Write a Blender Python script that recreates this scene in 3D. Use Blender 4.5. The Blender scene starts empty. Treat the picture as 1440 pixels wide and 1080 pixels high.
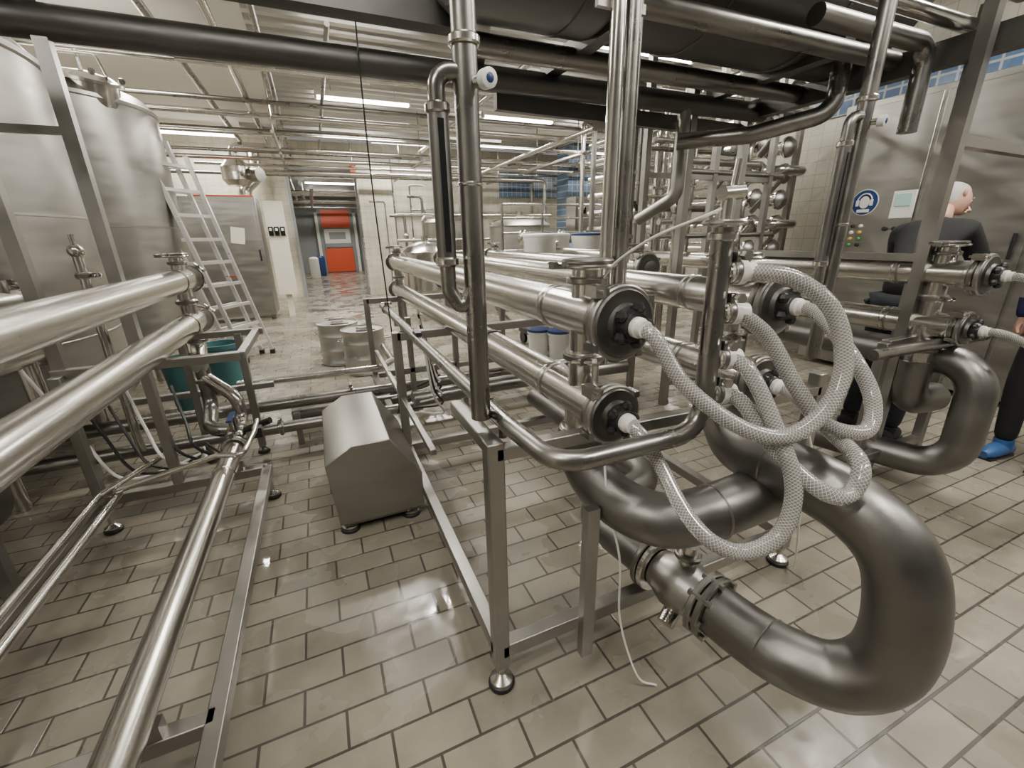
import bpy, math, random
from mathutils import Vector, Matrix
random.seed(4)
V=Vector
D=bpy.data
col=bpy.context.scene.collection

# ------------------------------------------------------------ materials
MATS={}
def newmat(name):
    m=D.materials.new(name); m.use_nodes=True
    MATS[name]=m
    nt=m.node_tree
    return m,nt,nt.nodes['Principled BSDF']
def plain(name,c,rough=.5,metal=0.,**kw):
    m,nt,p=newmat(name)
    p.inputs['Base Color'].default_value=(*c,1); p.inputs['Roughness'].default_value=rough
    p.inputs['Metallic'].default_value=metal
    n=nt.nodes.new('ShaderNodeTexNoise'); n.inputs['Scale'].default_value=9
    tc=nt.nodes.new('ShaderNodeTexCoord'); nt.links.new(tc.outputs['Object'],n.inputs['Vector'])
    mr=nt.nodes.new('ShaderNodeMapRange'); mr.inputs['To Min'].default_value=max(0.02,rough-.06); mr.inputs['To Max'].default_value=min(1,rough+.06)
    nt.links.new(n.outputs['Fac'],mr.inputs['Value']); nt.links.new(mr.outputs[0],p.inputs['Roughness'])
    return m
def steel(name,c,r0,r1,scale=(3,3,3),bump=.02,tint=.2,nsc=2.2):
    m,nt,p=newmat(name); N=nt.nodes.new; L=nt.links.new
    p.inputs['Metallic'].default_value=1
    tc=N('ShaderNodeTexCoord'); mp=N('ShaderNodeMapping'); mp.inputs['Scale'].default_value=scale
    L(tc.outputs['Object'],mp.inputs['Vector'])
    n=N('ShaderNodeTexNoise'); n.inputs['Scale'].default_value=nsc; n.inputs['Detail'].default_value=5
    L(mp.outputs[0],n.inputs['Vector'])
    mr=N('ShaderNodeMapRange'); mr.inputs['From Min'].default_value=.3; mr.inputs['From Max'].default_value=.7
    mr.inputs['To Min'].default_value=r0; mr.inputs['To Max'].default_value=r1
    L(n.outputs['Fac'],mr.inputs['Value']); L(mr.outputs[0],p.inputs['Roughness'])
    cr=N('ShaderNodeMapRange'); cr.inputs['To Min'].default_value=1-tint; cr.inputs['To Max'].default_value=1+tint
    L(n.outputs['Fac'],cr.inputs['Value'])
    mx=N('ShaderNodeVectorMath'); mx.operation='SCALE'; mx.inputs[0].default_value=c
    L(cr.outputs[0],mx.inputs['Scale']); L(mx.outputs[0],p.inputs['Base Color'])
    n2=N('ShaderNodeTexNoise'); n2.inputs['Scale'].default_value=60; n2.inputs['Detail'].default_value=3
    L(mp.outputs[0],n2.inputs['Vector'])
    b=N('ShaderNodeBump'); b.inputs['Strength'].default_value=bump; b.inputs['Distance'].default_value=.01
    L(n2.outputs['Fac'],b.inputs['Height']); L(b.outputs[0],p.inputs['Normal'])
    return m
steel('steel',(.60,.58,.545),.15,.28,bump=.01)
steel('steel_brushed',(.60,.58,.54),.19,.29,(6,.5,6),.003,.12)
steel('steel_sheet',(.39,.38,.355),.28,.42,(1,1,6),.01)
steel('steel_keg',(.52,.51,.48),.36,.5)
steel('steel_dark',(.28,.27,.255),.24,.38,bump=.01)
steel('steel_frame',(.35,.34,.32),.3,.46,bump=.01)
steel('steel_elbow',(.205,.20,.19),.34,.48,(4,4,4),.03)
steel('platform_metal',(.14,.137,.13),.4,.56,(2,2,2),.02)
plain('black_rubber',(.012,.012,.012),.45)
plain('black_plastic',(.015,.015,.016),.35)
plain('white_plastic',(.76,.75,.71),.35)
plain('blue_plastic',(.015,.04,.14),.45)
plain('teal_plastic',(.05,.15,.16),.45)
plain('red_paint',(.65,.085,.03),.4)
plain('grey_paint',(.25,.27,.28),.5)
plain('dark_paint',(.12,.12,.115),.6)
plain('cream_paint',(.66,.62,.53),.6)
plain('white_paint',(.76,.74,.69),.7)
plain('glass_dark',(.008,.009,.01),.14)
plain('alu',(.75,.74,.72),.3,.7)
plain('skin',(.48,.28,.21),.5)
plain('hair_grey',(.40,.39,.375),.9)
plain('cloth_black',(.008,.008,.009),.9)
plain('cloth_navy',(.006,.007,.012),.9)
plain('cloth_blue',(.012,.014,.07),.85)
plain('shoe_cover',(.03,.10,.28),.4)
plain('yellow_button',(.6,.45,.08),.4)
plain('green_button',(.06,.3,.1),.4)
plain('sign_blue',(.006,.035,.16),.35)
m,nt,p=newmat('lamp_tube'); p.inputs['Emission Color'].default_value=(1,.96,.87,1); p.inputs['Emission Strength'].default_value=32
m,nt,p=newmat('display'); p.inputs['Base Color'].default_value=(.25,.4,.35,1); p.inputs['Emission Color'].default_value=(.4,.6,.5,1); p.inputs['Emission Strength'].default_value=.3

def brickmat(name,c1,c2,mortar,bw,bh,ms,plane='XY',offset=.5,r0=.15,r1=.5,bump=.25,lo=.72,hi=1.12,f0=.40,f1=.56):
    m,nt,p=newmat(name); N=nt.nodes.new; L=nt.links.new
    tc=N('ShaderNodeTexCoord'); sp=N('ShaderNodeSeparateXYZ'); cb=N('ShaderNodeCombineXYZ')
    L(tc.outputs['Object'],sp.inputs[0])
    L(sp.outputs[plane[0]],cb.inputs['X']); L(sp.outputs[plane[1]],cb.inputs['Y'])
    b=N('ShaderNodeTexBrick'); b.offset=offset; b.squash=1
    b.inputs['Scale'].default_value=1; b.inputs['Brick Width'].default_value=bw; b.inputs['Row Height'].default_value=bh
    b.inputs['Mortar Size'].default_value=ms; b.inputs['Mortar Smooth'].default_value=.3
    b.inputs['Color1'].default_value=(*c1,1); b.inputs['Color2'].default_value=(*c2,1); b.inputs['Mortar'].default_value=(*mortar,1)
    L(cb.outputs[0],b.inputs['Vector'])
    n=N('ShaderNodeTexNoise'); n.inputs['Scale'].default_value=1.6; n.inputs['Detail'].default_value=8; n.inputs['Roughness'].default_value=.6
    L(cb.outputs[0],n.inputs['Vector'])
    cr=N('ShaderNodeMapRange'); cr.inputs['From Min'].default_value=.3; cr.inputs['From Max'].default_value=.7
    cr.inputs['To Min'].default_value=lo; cr.inputs['To Max'].default_value=hi
    L(n.outputs['Fac'],cr.inputs['Value'])
    sc=N('ShaderNodeVectorMath'); sc.operation='SCALE'
    L(b.outputs['Color'],sc.inputs[0]); L(cr.outputs[0],sc.inputs['Scale']); L(sc.outputs[0],p.inputs['Base Color'])
    rr=N('ShaderNodeMapRange'); rr.inputs['From Min'].default_value=f0; rr.inputs['From Max'].default_value=f1
    rr.inputs['To Min'].default_value=r0; rr.inputs['To Max'].default_value=r1
    n3=N('ShaderNodeTexNoise'); n3.inputs['Scale'].default_value=2.3; n3.inputs['Detail'].default_value=4
    L(cb.outputs[0],n3.inputs['Vector']); L(n3.outputs['Fac'],rr.inputs['Value'])
    L(rr.outputs[0],p.inputs['Roughness'])
    inv=N('ShaderNodeMath'); inv.operation='SUBTRACT'; inv.inputs[0].default_value=1; L(b.outputs['Fac'],inv.inputs[1])
    n4=N('ShaderNodeTexNoise'); n4.inputs['Scale'].default_value=14; L(cb.outputs[0],n4.inputs['Vector'])
    ad=N('ShaderNodeMath'); ad.operation='MULTIPLY_ADD'; ad.inputs[1].default_value=.14; L(n4.outputs['Fac'],ad.inputs[0]); L(inv.outputs[0],ad.inputs[2])
    bp=N('ShaderNodeBump'); bp.inputs['Strength'].default_value=bump; bp.inputs['Distance'].default_value=.004
    L(ad.outputs[0],bp.inputs['Height']); L(bp.outputs[0],p.inputs['Normal'])
    return m
brickmat('floor_tile',(.30,.268,.212),(.225,.202,.162),(.07,.063,.052),.25,.125,.005,'XY',.5,.05,.42,.5,.6,1.18,.42,.55)
brickmat('wall_tile_cream_y',(.64,.60,.49),(.60,.57,.47),(.44,.42,.36),.15,.15,.005,'XZ',0,.2,.35,.2)
brickmat('wall_tile_cream_x',(.62,.59,.51),(.58,.56,.48),(.44,.42,.36),.15,.15,.005,'YZ',0,.2,.35,.2)
brickmat('wall_tile_blue_y',(.12,.20,.33),(.16,.24,.36),(.42,.45,.48),.15,.15,.012,'XZ',0,.12,.3,.2)
brickmat('wall_tile_blue_x',(.08,.15,.28),(.10,.18,.32),(.42,.45,.48),.15,.15,.012,'YZ',0,.12,.3,.2)

m,nt,p=newmat('hose_braid'); N=nt.nodes.new; L=nt.links.new
uv=N('ShaderNodeUVMap'); uv.uv_map='UVMap'; sp=N('ShaderNodeSeparateXYZ'); L(uv.outputs[0],sp.inputs[0])
def mth(op,a,b=None,c=None):
    n=N('ShaderNodeMath'); n.operation=op
    for i,x in enumerate((a,b,c)):
        if x is None: continue
        if isinstance(x,(int,float)): n.inputs[i].default_value=x
        else: L(x,n.inputs[i])
    return n.outputs[0]
ua=mth('MULTIPLY',sp.outputs['X'],760.); va=mth('MULTIPLY',sp.outputs['Y'],2*math.pi*10)
s1=mth('ABSOLUTE',mth('SINE',mth('MULTIPLY',mth('ADD',ua,va),.5))); s2=mth('ABSOLUTE',mth('SINE',mth('MULTIPLY',mth('SUBTRACT',ua,va),.5)))
mn=mth('MINIMUM',s1,s2)
th=mth('MINIMUM',mth('MULTIPLY',mn,3.0),1.)
mix=N('ShaderNodeMix'); mix.data_type='RGBA'; L(th,mix.inputs[0])
mix.inputs[6].default_value=(.72,.71,.68,1); mix.inputs[7].default_value=(.40,.39,.37,1)
L(mix.outputs[2],p.inputs['Base Color'])
tm=mth('MULTIPLY',th,.6); L(tm,p.inputs['Transmission Weight'])
p.inputs['Roughness'].default_value=.14; p.inputs['IOR'].default_value=1.2
p.inputs['Coat Weight'].default_value=.8; p.inputs['Coat Roughness'].default_value=.06

# ------------------------------------------------------------ mesh builder
def frame_axes(d):
    d=d.normalized()
    up=V((0,0,1)) if abs(d.z)<.95 else V((0,1,0))
    x=d.cross(up).normalized(); y=x.cross(d).normalized()
    return x,y,d
def fillet(pts,R,n=7):
    pts=[V(p) for p in pts]
    out=[pts[0]]
    for i in range(1,len(pts)-1):
        a,b,c=pts[i-1],pts[i],pts[i+1]
        u=(a-b);w=(c-b);lu,lw=u.length,w.length;u.normalize();w.normalize()
        ang=u.angle(w)
        if ang>math.pi-.02: out.append(b);continue
        r=R[i-1] if isinstance(R,(list,tuple)) else R
        t=min(r/math.tan(ang/2),lu*.49,lw*.49); r=t*math.tan(ang/2)
        p0=b+u*t; p1=b+w*t
        bis=(u+w).normalized(); cen=b+bis*(r/math.sin(ang/2))
        v0=p0-cen;v1=p1-cen; tot=v0.angle(v1); ax=v0.cross(v1).normalized()
        for k in range(n+1):
            out.append(cen+Matrix.Rotation(tot*k/n,3,ax)@v0)
    out.append(pts[-1])
    return out
def catmull(pts,n=8):
    P=[V(p) for p in pts]; P=[2*P[0]-P[1]]+P+[2*P[-1]-P[-2]]
    out=[]
    for i in range(1,len(P)-2):
        a,b,c,d=P[i-1],P[i],P[i+1],P[i+2]
        for k in range(n):
            t=k/n
            out.append(.5*((2*b)+(c-a)*t+(2*a-5*b+4*c-d)*t*t+(3*b-a-3*c+d)*t**3))
    out.append(P[-2])
    return out
class B:
    def __init__(s): s.v=[];s.f=[];s.m=[];s.uv=[];s.mats=[]
    def mi(s,mat):
        if mat not in s.mats: s.mats.append(mat)
        return s.mats.index(mat)
    def face(s,idx,mat,uv=None):
        s.f.append(idx); s.m.append(s.mi(mat)); s.uv.append(uv or [(0,0)]*len(idx))
    def sweep(s,pts,r,mat,seg=16,caps=True):
        pts=[V(p) for p in pts]
        q=[pts[0]]
        for p in pts[1:]:
            if (p-q[-1]).length>1e-5:q.append(p)
        pts=q
        n=len(pts); R=r if isinstance(r,(list,tuple)) else [r]*n
        if len(R)!=n: R=[R[0]]*n
        T=[]
        for i in range(n):
            a=pts[max(i-1,0)];b=pts[min(i+1,n-1)]; T.append((b-a).normalized())
        x,y,_=frame_axes(T[0]); base=len(s.v); acc=0;us=[]
        for i in range(n):
            if i:
                ax=T[i-1].cross(T[i]); acc+=(pts[i]-pts[i-1]).length
                if ax.length>1e-7:
                    rot=Matrix.Rotation(T[i-1].angle(T[i]),3,ax.normalized()); x=rot@x
                x=(x-T[i]*x.dot(T[i])).normalized()
            y=T[i].cross(x)
            us.append(acc)
            for k in range(seg):
                a=2*math.pi*k/seg
                s.v.append(pts[i]+(x*math.cos(a)+y*math.sin(a))*R[i])
        for i in range(n-1):
            for k in range(seg):
                k2=(k+1)%seg
                s.face((base+i*seg+k,base+i*seg+k2,base+(i+1)*seg+k2,base+(i+1)*seg+k),mat,
                   [(us[i],k/seg),(us[i],(k+1)/seg),(us[i+1],(k+1)/seg),(us[i+1],k/seg)])
        if caps:
            s.face(tuple(base+k for k in reversed(range(seg))),mat)
            s.face(tuple(base+(n-1)*seg+k for k in range(seg)),mat)
    def pipe(s,pts,r,mat='steel',R=None,seg=16,caps=True):
        s.sweep(fillet(pts,R if R is not None else r*2.2),r,mat,seg,caps)
    def lathe(s,prof,org,axis,mat,seg=24):
        org=V(org); x,y,d=frame_axes(V(axis)); base=len(s.v)
        for (r,h) in prof:
            for k in range(seg):
                a=2*math.pi*k/seg; s.v.append(org+d*h+(x*math.cos(a)+y*math.sin(a))*max(r,1e-4))
        for i in range(len(prof)-1):
            for k in range(seg):
                k2=(k+1)%seg
                s.face((base+i*seg+k,base+i*seg+k2,base+(i+1)*seg+k2,base+(i+1)*seg+k),mat)
        s.face(tuple(base+k for k in reversed(range(seg))),mat)
        s.face(tuple(base+(len(prof)-1)*seg+k for k in range(seg)),mat)
    def cyl(s,a,b,r,mat='steel',seg=16):
        a=V(a);b=V(b); s.lathe([(r,0),(r,(b-a).length)],a,b-a,mat,seg)
    def box(s,c,size,mat,rot=None):
        c=V(c); h=[x/2 for x in size]; base=len(s.v)
        for sx in(-1,1):
            for sy in(-1,1):
                for sz in(-1,1):
                    p=V((sx*h[0],sy*h[1],sz*h[2]))
                    if rot: p=rot@p
                    s.v.append(c+p)
        for q in((0,1,3,2),(4,6,7,5),(0,4,5,1),(2,3,7,6),(0,2,6,4),(1,5,7,3)):
            s.face(tuple(base+i for i in q),mat)
    def beam(s,a,b,w,h,mat='steel_frame'):
        a=V(a);b=V(b); x,y,d=frame_axes(b-a)
        rot=Matrix((x,y,d)).transposed()
        s.box((a+b)/2,(w,h,(b-a).length),mat,rot)
    def prism(s,poly,y0,y1,mat):
        base=len(s.v);n=len(poly)
        for (x,z) in poly: s.v.append(V((x,y0,z)))
        for (x,z) in poly: s.v.append(V((x,y1,z)))
        s.face(tuple(base+i for i in range(n)),mat); s.face(tuple(base+n+i for i in reversed(range(n))),mat)
        for i in range(n):
            j=(i+1)%n; s.face((base+i,base+n+i,base+n+j,base+j),mat)
    def sphere(s,c,r,mat,seg=14,scale=(1,1,1)):
        c=V(c);base=len(s.v);rings=seg//2
        for i in range(rings+1):
            th=math.pi*i/rings
            for k in range(seg):
                a=2*math.pi*k/seg
                s.v.append(c+V((max(math.sin(th),1e-3)*math.cos(a)*scale[0],max(math.sin(th),1e-3)*math.sin(a)*scale[1],math.cos(th)*scale[2]))*r)
        for i in range(rings):
            for k in range(seg):
                k2=(k+1)%seg
                s.face((base+i*seg+k,base+(i+1)*seg+k,base+(i+1)*seg+k2,base+i*seg+k2),mat)
    def ring(s,c,axis,R,h,mat='steel',seg=28,bev=.004):
        s.lathe([(R-bev,-h/2),(R,-h/2+bev),(R,h/2-bev),(R-bev,h/2)],c,axis,mat,seg)
    def foot(s,x,y,ztop,r=.04):
        s.lathe([(r,0),(r,.012),(r*.9,.02)],(x,y,0),(0,0,1),'black_rubber',20)
        s.lathe([(r*.88,.02),(r*.85,.03),(r*.4,.045),(.012,.05),(.012,ztop)],(x,y,0),(0,0,1),'steel',20)
        s.lathe([(.02,ztop-.03),(.02,ztop-.012)],(x,y,0),(0,0,1),'steel',6)
    def clamp(s,c,axis,R,mat='steel_dark',lug=(0,0,1)):
        s.ring(c,axis,R,.022,mat)
        s.ring(c,axis,R*.93,.034,'steel')
        l=V(lug).normalized(); c=V(c)
        s.box(c+l*(R+.008),(.022,.022,.022),mat); 
        x,y,d=frame_axes(V(axis)); t=d.cross(l)
        if t.length<.1: t=x
        s.cyl(c+l*(R+.012)-t*.03,c+l*(R+.012)+t*.035,.006,'steel',8)
        s.lathe([(.012,0),(.012,.014)],c+l*(R+.012)+t*.03,t,'steel',6)
    def done(s,name,parent=None,bevel=0):
        me=D.meshes.new(name); me.from_pydata([tuple(v) for v in s.v],[],s.f)
        for mn in s.mats: me.materials.append(MATS[mn])
        me.polygons.foreach_set('material_index',s.m)
        me.polygons.foreach_set('use_smooth',[True]*len(s.f))
        ul=me.uv_layers.new(name='UVMap'); flat=[]
        for u in s.uv:
            for a in u: flat+=[a[0],a[1]]
        ul.data.foreach_set('uv',flat)
        me.update(); me.set_sharp_from_angle(angle=math.radians(38))
        o=D.objects.new(name,me); col.objects.link(o)
        if parent: o.parent=parent
        if bevel:
            md=o.modifiers.new('bev','BEVEL'); md.width=bevel; md.segments=2; md.limit_method='ANGLE'; md.angle_limit=math.radians(50)
        return o
def empty(name):
    o=D.objects.new(name,None); col.objects.link(o); return o

# ------------------------------------------------------------ room shell
CZ=3.78
def slab(name,c,size,mat):
    b=B(); b.box(c,size,mat); return b.done(name)
slab('floor',(3.5,10.5,-.05),(15,27,.1),'floor_tile')
slab('wall_left',(-4.05,5,1.89),(.1,16.2,3.78),'wall_tile_cream_x')
slab('wall_right',(11.05,5,1.89),(.1,16.2,3.78),'wall_tile_cream_x')
slab('wall_front',(3.5,-3.05,1.89),(15,.1,3.78),'dark_paint')
b=B()
b.box((-2.2,13.15,1.89),(3.6,.3,3.78),'wall_tile_cream_y')
b.box((6.25,13.15,1.89),(9.5,.3,3.78),'wall_tile_cream_y')
b.box((.55,13.15,3.45),(1.9,.3,.66),'wall_tile_cream_y')
b.box((6.6,12.98,2.9),(2.6,.06,.7),'wall_tile_blue_y')
b.done('wall_back')
b=B(); b.box((6.75,11,1.89),(.85,.6,3.78),'wall_tile_blue_y'); b.done('wall_column')
b=B(); b.box((1.66,12.75,1.65),(.85,.5,3.3),'wall_tile_cream_y'); b.done('wall_pier')
b=B()
b.box((-.37,12.96,1.57),(.07,.1,3.14),'grey_paint'); b.box((1.22,12.9,1.57),(.05,.1,3.14),'grey_paint'); b.box((.42,12.96,3.14),(1.6,.1,.07),'grey_paint')
b.done('trim_1')
slab('wall_corridor_left',(-1.2,18,1.6),(.1,9.5,3.2),'wall_tile_cream_x')
slab('wall_corridor_right',(2.7,18,1.6),(.1,9.5,3.2),'wall_tile_cream_x')
slab('wall_corridor_end',(.75,22.75,1.6),(3.9,.1,3.2),'grey_paint')
slab('ceiling_corridor',(.75,18,3.25),(4,9.6,.1),'grey_paint')
b=B()
b.box((1.05,22.5,1.45),(1.5,.12,2.95),'grey_paint')
b.box((1.05,22.4,2.35),(1.2,.08,.75),'red_paint'); b.box((1.05,22.4,1.5),(1.2,.08,.75),'grey_paint')
b.box((1.05,22.35,1.6),(1.1,.04,.62),'white_plastic'); b.box((1.05,22.33,1.62),(.7,.02,.3),'grey_paint'); b.box((1.05,22.4,.55),(1.2,.08,1.05),'red_paint')
b.box((.25,22.45,1.3),(.12,.2,2.6),'white_plastic'); b.box((1.87,22.45,1.3),(.12,.2,2.6),'white_plastic')
b.cyl((.5,22.3,1.0),(.5,22.3,1.25),.02,'steel')
b.done('door_1')
b=B()
for i,(x,y) in enumerate(((-.1,19.5),(.15,20.6))):
    b.lathe([(.16,0),(.18,.05),(.18,.75),(.14,.8),(.05,.82)],(x,y,0),(0,0,1),'blue_plastic' if i else 'white_plastic',18)
b.done('plastic_barrels')
b=B()
for i in range(6):
    b.pipe([(-1.1+.25*i,13.3,2.95-.1*(i%3)),(-1.1+.25*i,22.6,2.95-.1*(i%3))],.05,'steel')
for i in range(7): b.pipe([(-1.1,14.5+i*1.1,2.75+.05*(i%3)),(2.6,14.5+i*1.1,2.75+.05*(i%3))],.04,'steel')
b.cyl((-.9,16,0),(-.9,16,3),.05); b.cyl((-.7,18,0),(-.7,18,3),.05); b.cyl((2.3,17,0),(2.3,17,3),.06)
b.done('corridor_pipework')

slab('ceiling',(3.5,5,CZ+.2),(15.2,16.4,.1),'white_paint')
slab('ceiling_flat_left',(-2.2,5,CZ+.06),(3.7,16.2,.12),'white_paint')
m,nt,p=newmat('decking'); p.inputs['Base Color'].default_value=(.68,.67,.63,1); p.inputs['Roughness'].default_value=.28; p.inputs['Metallic'].default_value=.75
b=B(); y=-3.;prof=[]
while y<12.75:
    prof+= [(y,CZ),(y+.1,CZ),(y+.14,CZ+.13),(y+.24,CZ+.13)]; y+=.28
for (yy,zz) in prof: b.v+= [V((-.35,yy,zz)),V((11,yy,zz))]
for i in range(len(prof)-1): b.face((2*i,2*i+1,2*i+3,2*i+2),'decking')
b.done('ceiling_decking')
b=B()
for y in (4.4,7.4,10.2): b.beam((-.3,y,CZ-.1),(11,y,CZ-.1),.12,.18,'cream_paint')
b.done('ceiling_beams')

def lamp(x,y,z=3.58,power=60,ln=1.5,sz=.14,top=CZ-.005):
    b=B()
    b.prism([(x-ln/2,z+.09),(x+ln/2,z+.09),(x+ln/2,z+.02),(x-ln/2,z+.02)],y-.07,y+.07,'white_paint')
    b.cyl((x-ln/2+.03,y-.03,z),(x+ln/2-.03,y-.03,z),.018,'lamp_tube',10)
    b.cyl((x-ln/2+.03,y+.03,z),(x+ln/2-.03,y+.03,z),.018,'lamp_tube',10)
    for dx in(-ln/2+.015,ln/2-.015): b.box((x+dx,y,z+.01),(.03,.12,.06),'white_plastic')
    for dx in(-.5,.5): b.cyl((x+dx,y,z+.08),(x+dx,y,top),.008,'steel',6)
    o=b.done('fluorescent_lamp')
    l=D.lights.new('fluorescent_light','AREA'); l.shape='RECTANGLE'; l.size=ln; l.size_y=sz; l.energy=power; l.color=(1,.955,.86)
    lo=D.objects.new('fluorescent_light',l); lo.location=(x,y,z-.04); col.objects.link(lo); lo.parent=o
for (x,y,pw) in ((1.1,8.45,120),(4.0,8.7,115),(-2.05,7.0,115),(-1.9,11.9,125),(2.3,11.6,100),(6.5,8.7,105),(9,8.7,80),
                 (-2.2,4.0,70),(1.0,4.9,95),(4.2,5.2,95),(7.5,5.2,80),(4.0,1.2,85),(2.0,-.9,70),(-1.9,-.4,62),(4.4,-1.6,55),(7.5,1.5,50),(.1,.3,28)):
    lamp(x,y,power=pw)
for y in (15.5,19.5): lamp(.75,y,3.08,85,top=3.19)

# ------------------------------------------------------------ camera
f=605.0
rx=V((.91572,.14677,-.37402));ry=V((-.40135,.29064,-.8686));rz=V((-.0188,.9455,.3250))
rz.normalize(); ry=(ry-rz*ry.dot(rz)).normalized(); rx=ry.cross(rz)
cam=D.cameras.new('camera'); co=D.objects.new('camera',cam); col.objects.link(co)
cam.sensor_width=36; cam.lens=f/1440*36; cam.clip_start=.02
M=Matrix((rx,ry,rz)).to_4x4(); M.translation=V((0,0,1.45)); co.matrix_world=M
bpy.context.scene.camera=co

# ------------------------------------------------------------ tubular holding pipes
RP=.066
def flange_end(b,x,y,z,R,hose=True):
    b.ring((x,y+.02,z),(0,1,0),R*.98,.02,'steel_dark')
    b.ring((x,y-.004,z),(0,1,0),R,.02,'steel_frame')
    b.lathe([(R*.9,0),(R*.86,.006),(R*.8,.003),(R*.55,.006),(R*.5,.02),(R*.3,.026)],(x,y-.014,z),(0,-1,0),'platform_metal',32)
    for k in range(4):
        a=k*math.pi/2+.6; c=V((x+math.cos(a)*R*1.02,y+.008,z+math.sin(a)*R*1.02))
        b.box(c,(.018,.045,.018),'steel_dark')
    b.box((x-R*.75,y+.01,z+R*.85),(.03,.05,.03),'steel'); b.cyl((x-R*.75,y-.03,z+R*.85),(x-R*.75,y+.05,z+R*.85),.006,'steel',8)
    if hose:
        b.lathe([(R*.42,0),(R*.44,.012),(R*.36,.03)],(x,y-.036,z),(0,-1,0),'black_plastic',18)
        for k in range(5):
            a=k*2*math.pi/5; b.sphere((x+math.cos(a)*R*.46,y-.05,z+math.sin(a)*R*.46),R*.17,'black_plastic',8)
        b.lathe([(.024,0),(.027,.004),(.027,.02),(.022,.024),(.022,.04)],(x,y-.06,z),(0,-1,0),'white_plastic',18)
def vcap(b,x,y,z,r=.045):
    b.cyl((x,y,z),(x,y,z+.09),r,'steel'); b.ring((x,y,z+.06),(0,0,1),r*1.35,.02,'steel_dark')
    b.ring((x,y,z+.10),(0,0,1),r*1.9,.012,'steel'); b.ring((x,y,z+.112),(0,0,1),r*1.7,.014,'steel_dark')
    b.box((x-r*2.1,y,z+.105),(.05,.03,.02),'steel_dark'); b.cyl((x-r*2.3,y-.04,z+.11),(x-r*2.3,y+.04,z+.11),.007,'steel',8)
def pipe_pair(name,x,y0,y1,neck=True,r=RP,R=.105,hose=True,necky=None,zu=1.225,zl=.956,front=True):
    b=B(); ny=necky if necky else y0+.17
    for z in (zu,zl):
        b.sweep([(x,y0+.02,z),(x,y1,z)],r,'steel_brushed',32)
        b.ring((x,y0+.05,z),(0,1,0),r*1.12,.02,'steel'); 
        b.ring((x,y0+.34,z),(0,1,0),r*1.05,.014,'steel_dark'); b.ring((x,y0+.37,z),(0,1,0),r*1.05,.014,'steel')
    if front:
        flange_end(b,x,y0,zu,R*.98,hose); flange_end(b,x,y0+.015,zl,R*.86,hose)
    b.cyl((x,ny,zl),(x,ny,zu),.048,'steel'); zm=(zu+zl)/2
    b.clamp((x,ny,zm+.005),(0,0,1),.066,lug=(-.6,-.8,0))
    vcap(b,x,ny,zu+.04)
    for z in (zu,zl): b.ring((x,y1,z),(0,1,0),r*1.35,.025,'steel_dark'); b.lathe([(r*1.2,0),(r*.9,.03),(.02,.05)],(x,y1,z),(0,1,0),'steel',20)
    b.cyl((x,y1-.2,zl),(x,y1-.2,zu),.045,'steel'); b.clamp((x,y1-.2,zm),(0,0,1),.06); vcap(b,x,y1-.2,zu+.04,.035)
    b.pipe([(x,y1-.2,zl),(x,y1-.2,.55),(x+.25,y1-.2,.3)],.045,'steel')
    return b
b=B(); X=-.80; Y1=3.55
for z in(1.225,.956):
    b.sweep([(X,-1.6,z),(X,Y1,z)],RP*1.02,'steel_brushed',32)
    b.clamp((X,Y1,z),(0,1,0),RP*1.4,lug=(.7,0,.7)); b.lathe([(RP*1.2,0),(RP*.9,.025),(.02,.04)],(X,Y1+.02,z),(0,1,0),'steel_dark',20)
    b.ring((X,Y1-.3,z),(0,1,0),RP*1.08,.014,'steel_dark')
b.cyl((X,Y1-.16,.956),(X,Y1-.16,1.225),.045,'steel'); b.clamp((X,Y1-.16,1.09),(0,0,1),.062); vcap(b,X,Y1-.16,1.27,.038)
b.pipe([(X,Y1-.16,.956),(X,Y1-.16,.78),(X+.02,Y1-.35,.7)],.046,'steel'); b.clamp((X,Y1-.16,.84),(0,0,1),.062)
b.pipe([(X+.02,Y1-.3,.72),(X+.02,Y1-.3,.42),(X+.05,2.95,.36),(X+.2,2.95,.33)],.042,'steel_dark')
b.clamp((X+.02,Y1-.3,.6),(0,0,1),.058)
b.cyl((X-.3,2.95,.3),(X-.3,2.95,1.42),.022,'steel'); b.sphere((X-.3,2.95,1.42),.035,'steel'); b.cyl((X-.3,2.95,1.42),(X-.3,2.95,1.5),.012,'steel'); b.clamp((X-.3,2.95,1.3),(0,0,1),.035,lug=(1,0,0))
b.done('holding_tube')
b=B()
for z in(1.2,.95): b.sweep([(-1.5,.9,z),(-1.36,2.9,z)] ,.055,'steel_brushed',24); b.clamp((-1.36,2.9,z),(.07,1,0),.08)
b.cyl((-1.37,2.8,.5),(-1.37,2.8,1.3),.04); b.beam((-1.4,2.2,.03),(-1.4,2.2,1.1),.05,.05); b.foot(-1.4,2.2,.08)
b.done('holding_tube')
b=B(); fx0,fx1=-1.2,-.44; fy=2.62
for x in(fx0,fx1): b.beam((x,-.4,.19),(x,fy,.19),.05,.05)
for y in(fy,1.1,-.2): b.beam((fx0,y,.19),(fx1,y,.19),.05,.05)
for x,y in((-.865,fy),(-1.17,2.55)):
    b.beam((x,y,.2),(x,y,.88),.045,.045)
b.beam((-1.2,2.6,.88),(-.44,2.6,.88),.045,.045); b.beam((-.44,2.6,.88),(-.44,3.3,.88),.04,.04); b.beam((-.95,3.3,.88),(-.4,3.3,.88),.04,.04)
b.beam((-1.0,.5,.2),(-1.0,.5,.88),.045,.045); b.beam((-1.0,.5,.88),(-.6,.5,.88),.045,.045)
b.beam((-.865,3.3,.05),(-.865,3.3,.88),.045,.045); b.beam((-.55,3.3,.05),(-.55,3.3,.88),.045,.045)
b.beam((-1.2,3.3,.5),(-.4,3.3,.5),.04,.04)
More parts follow.
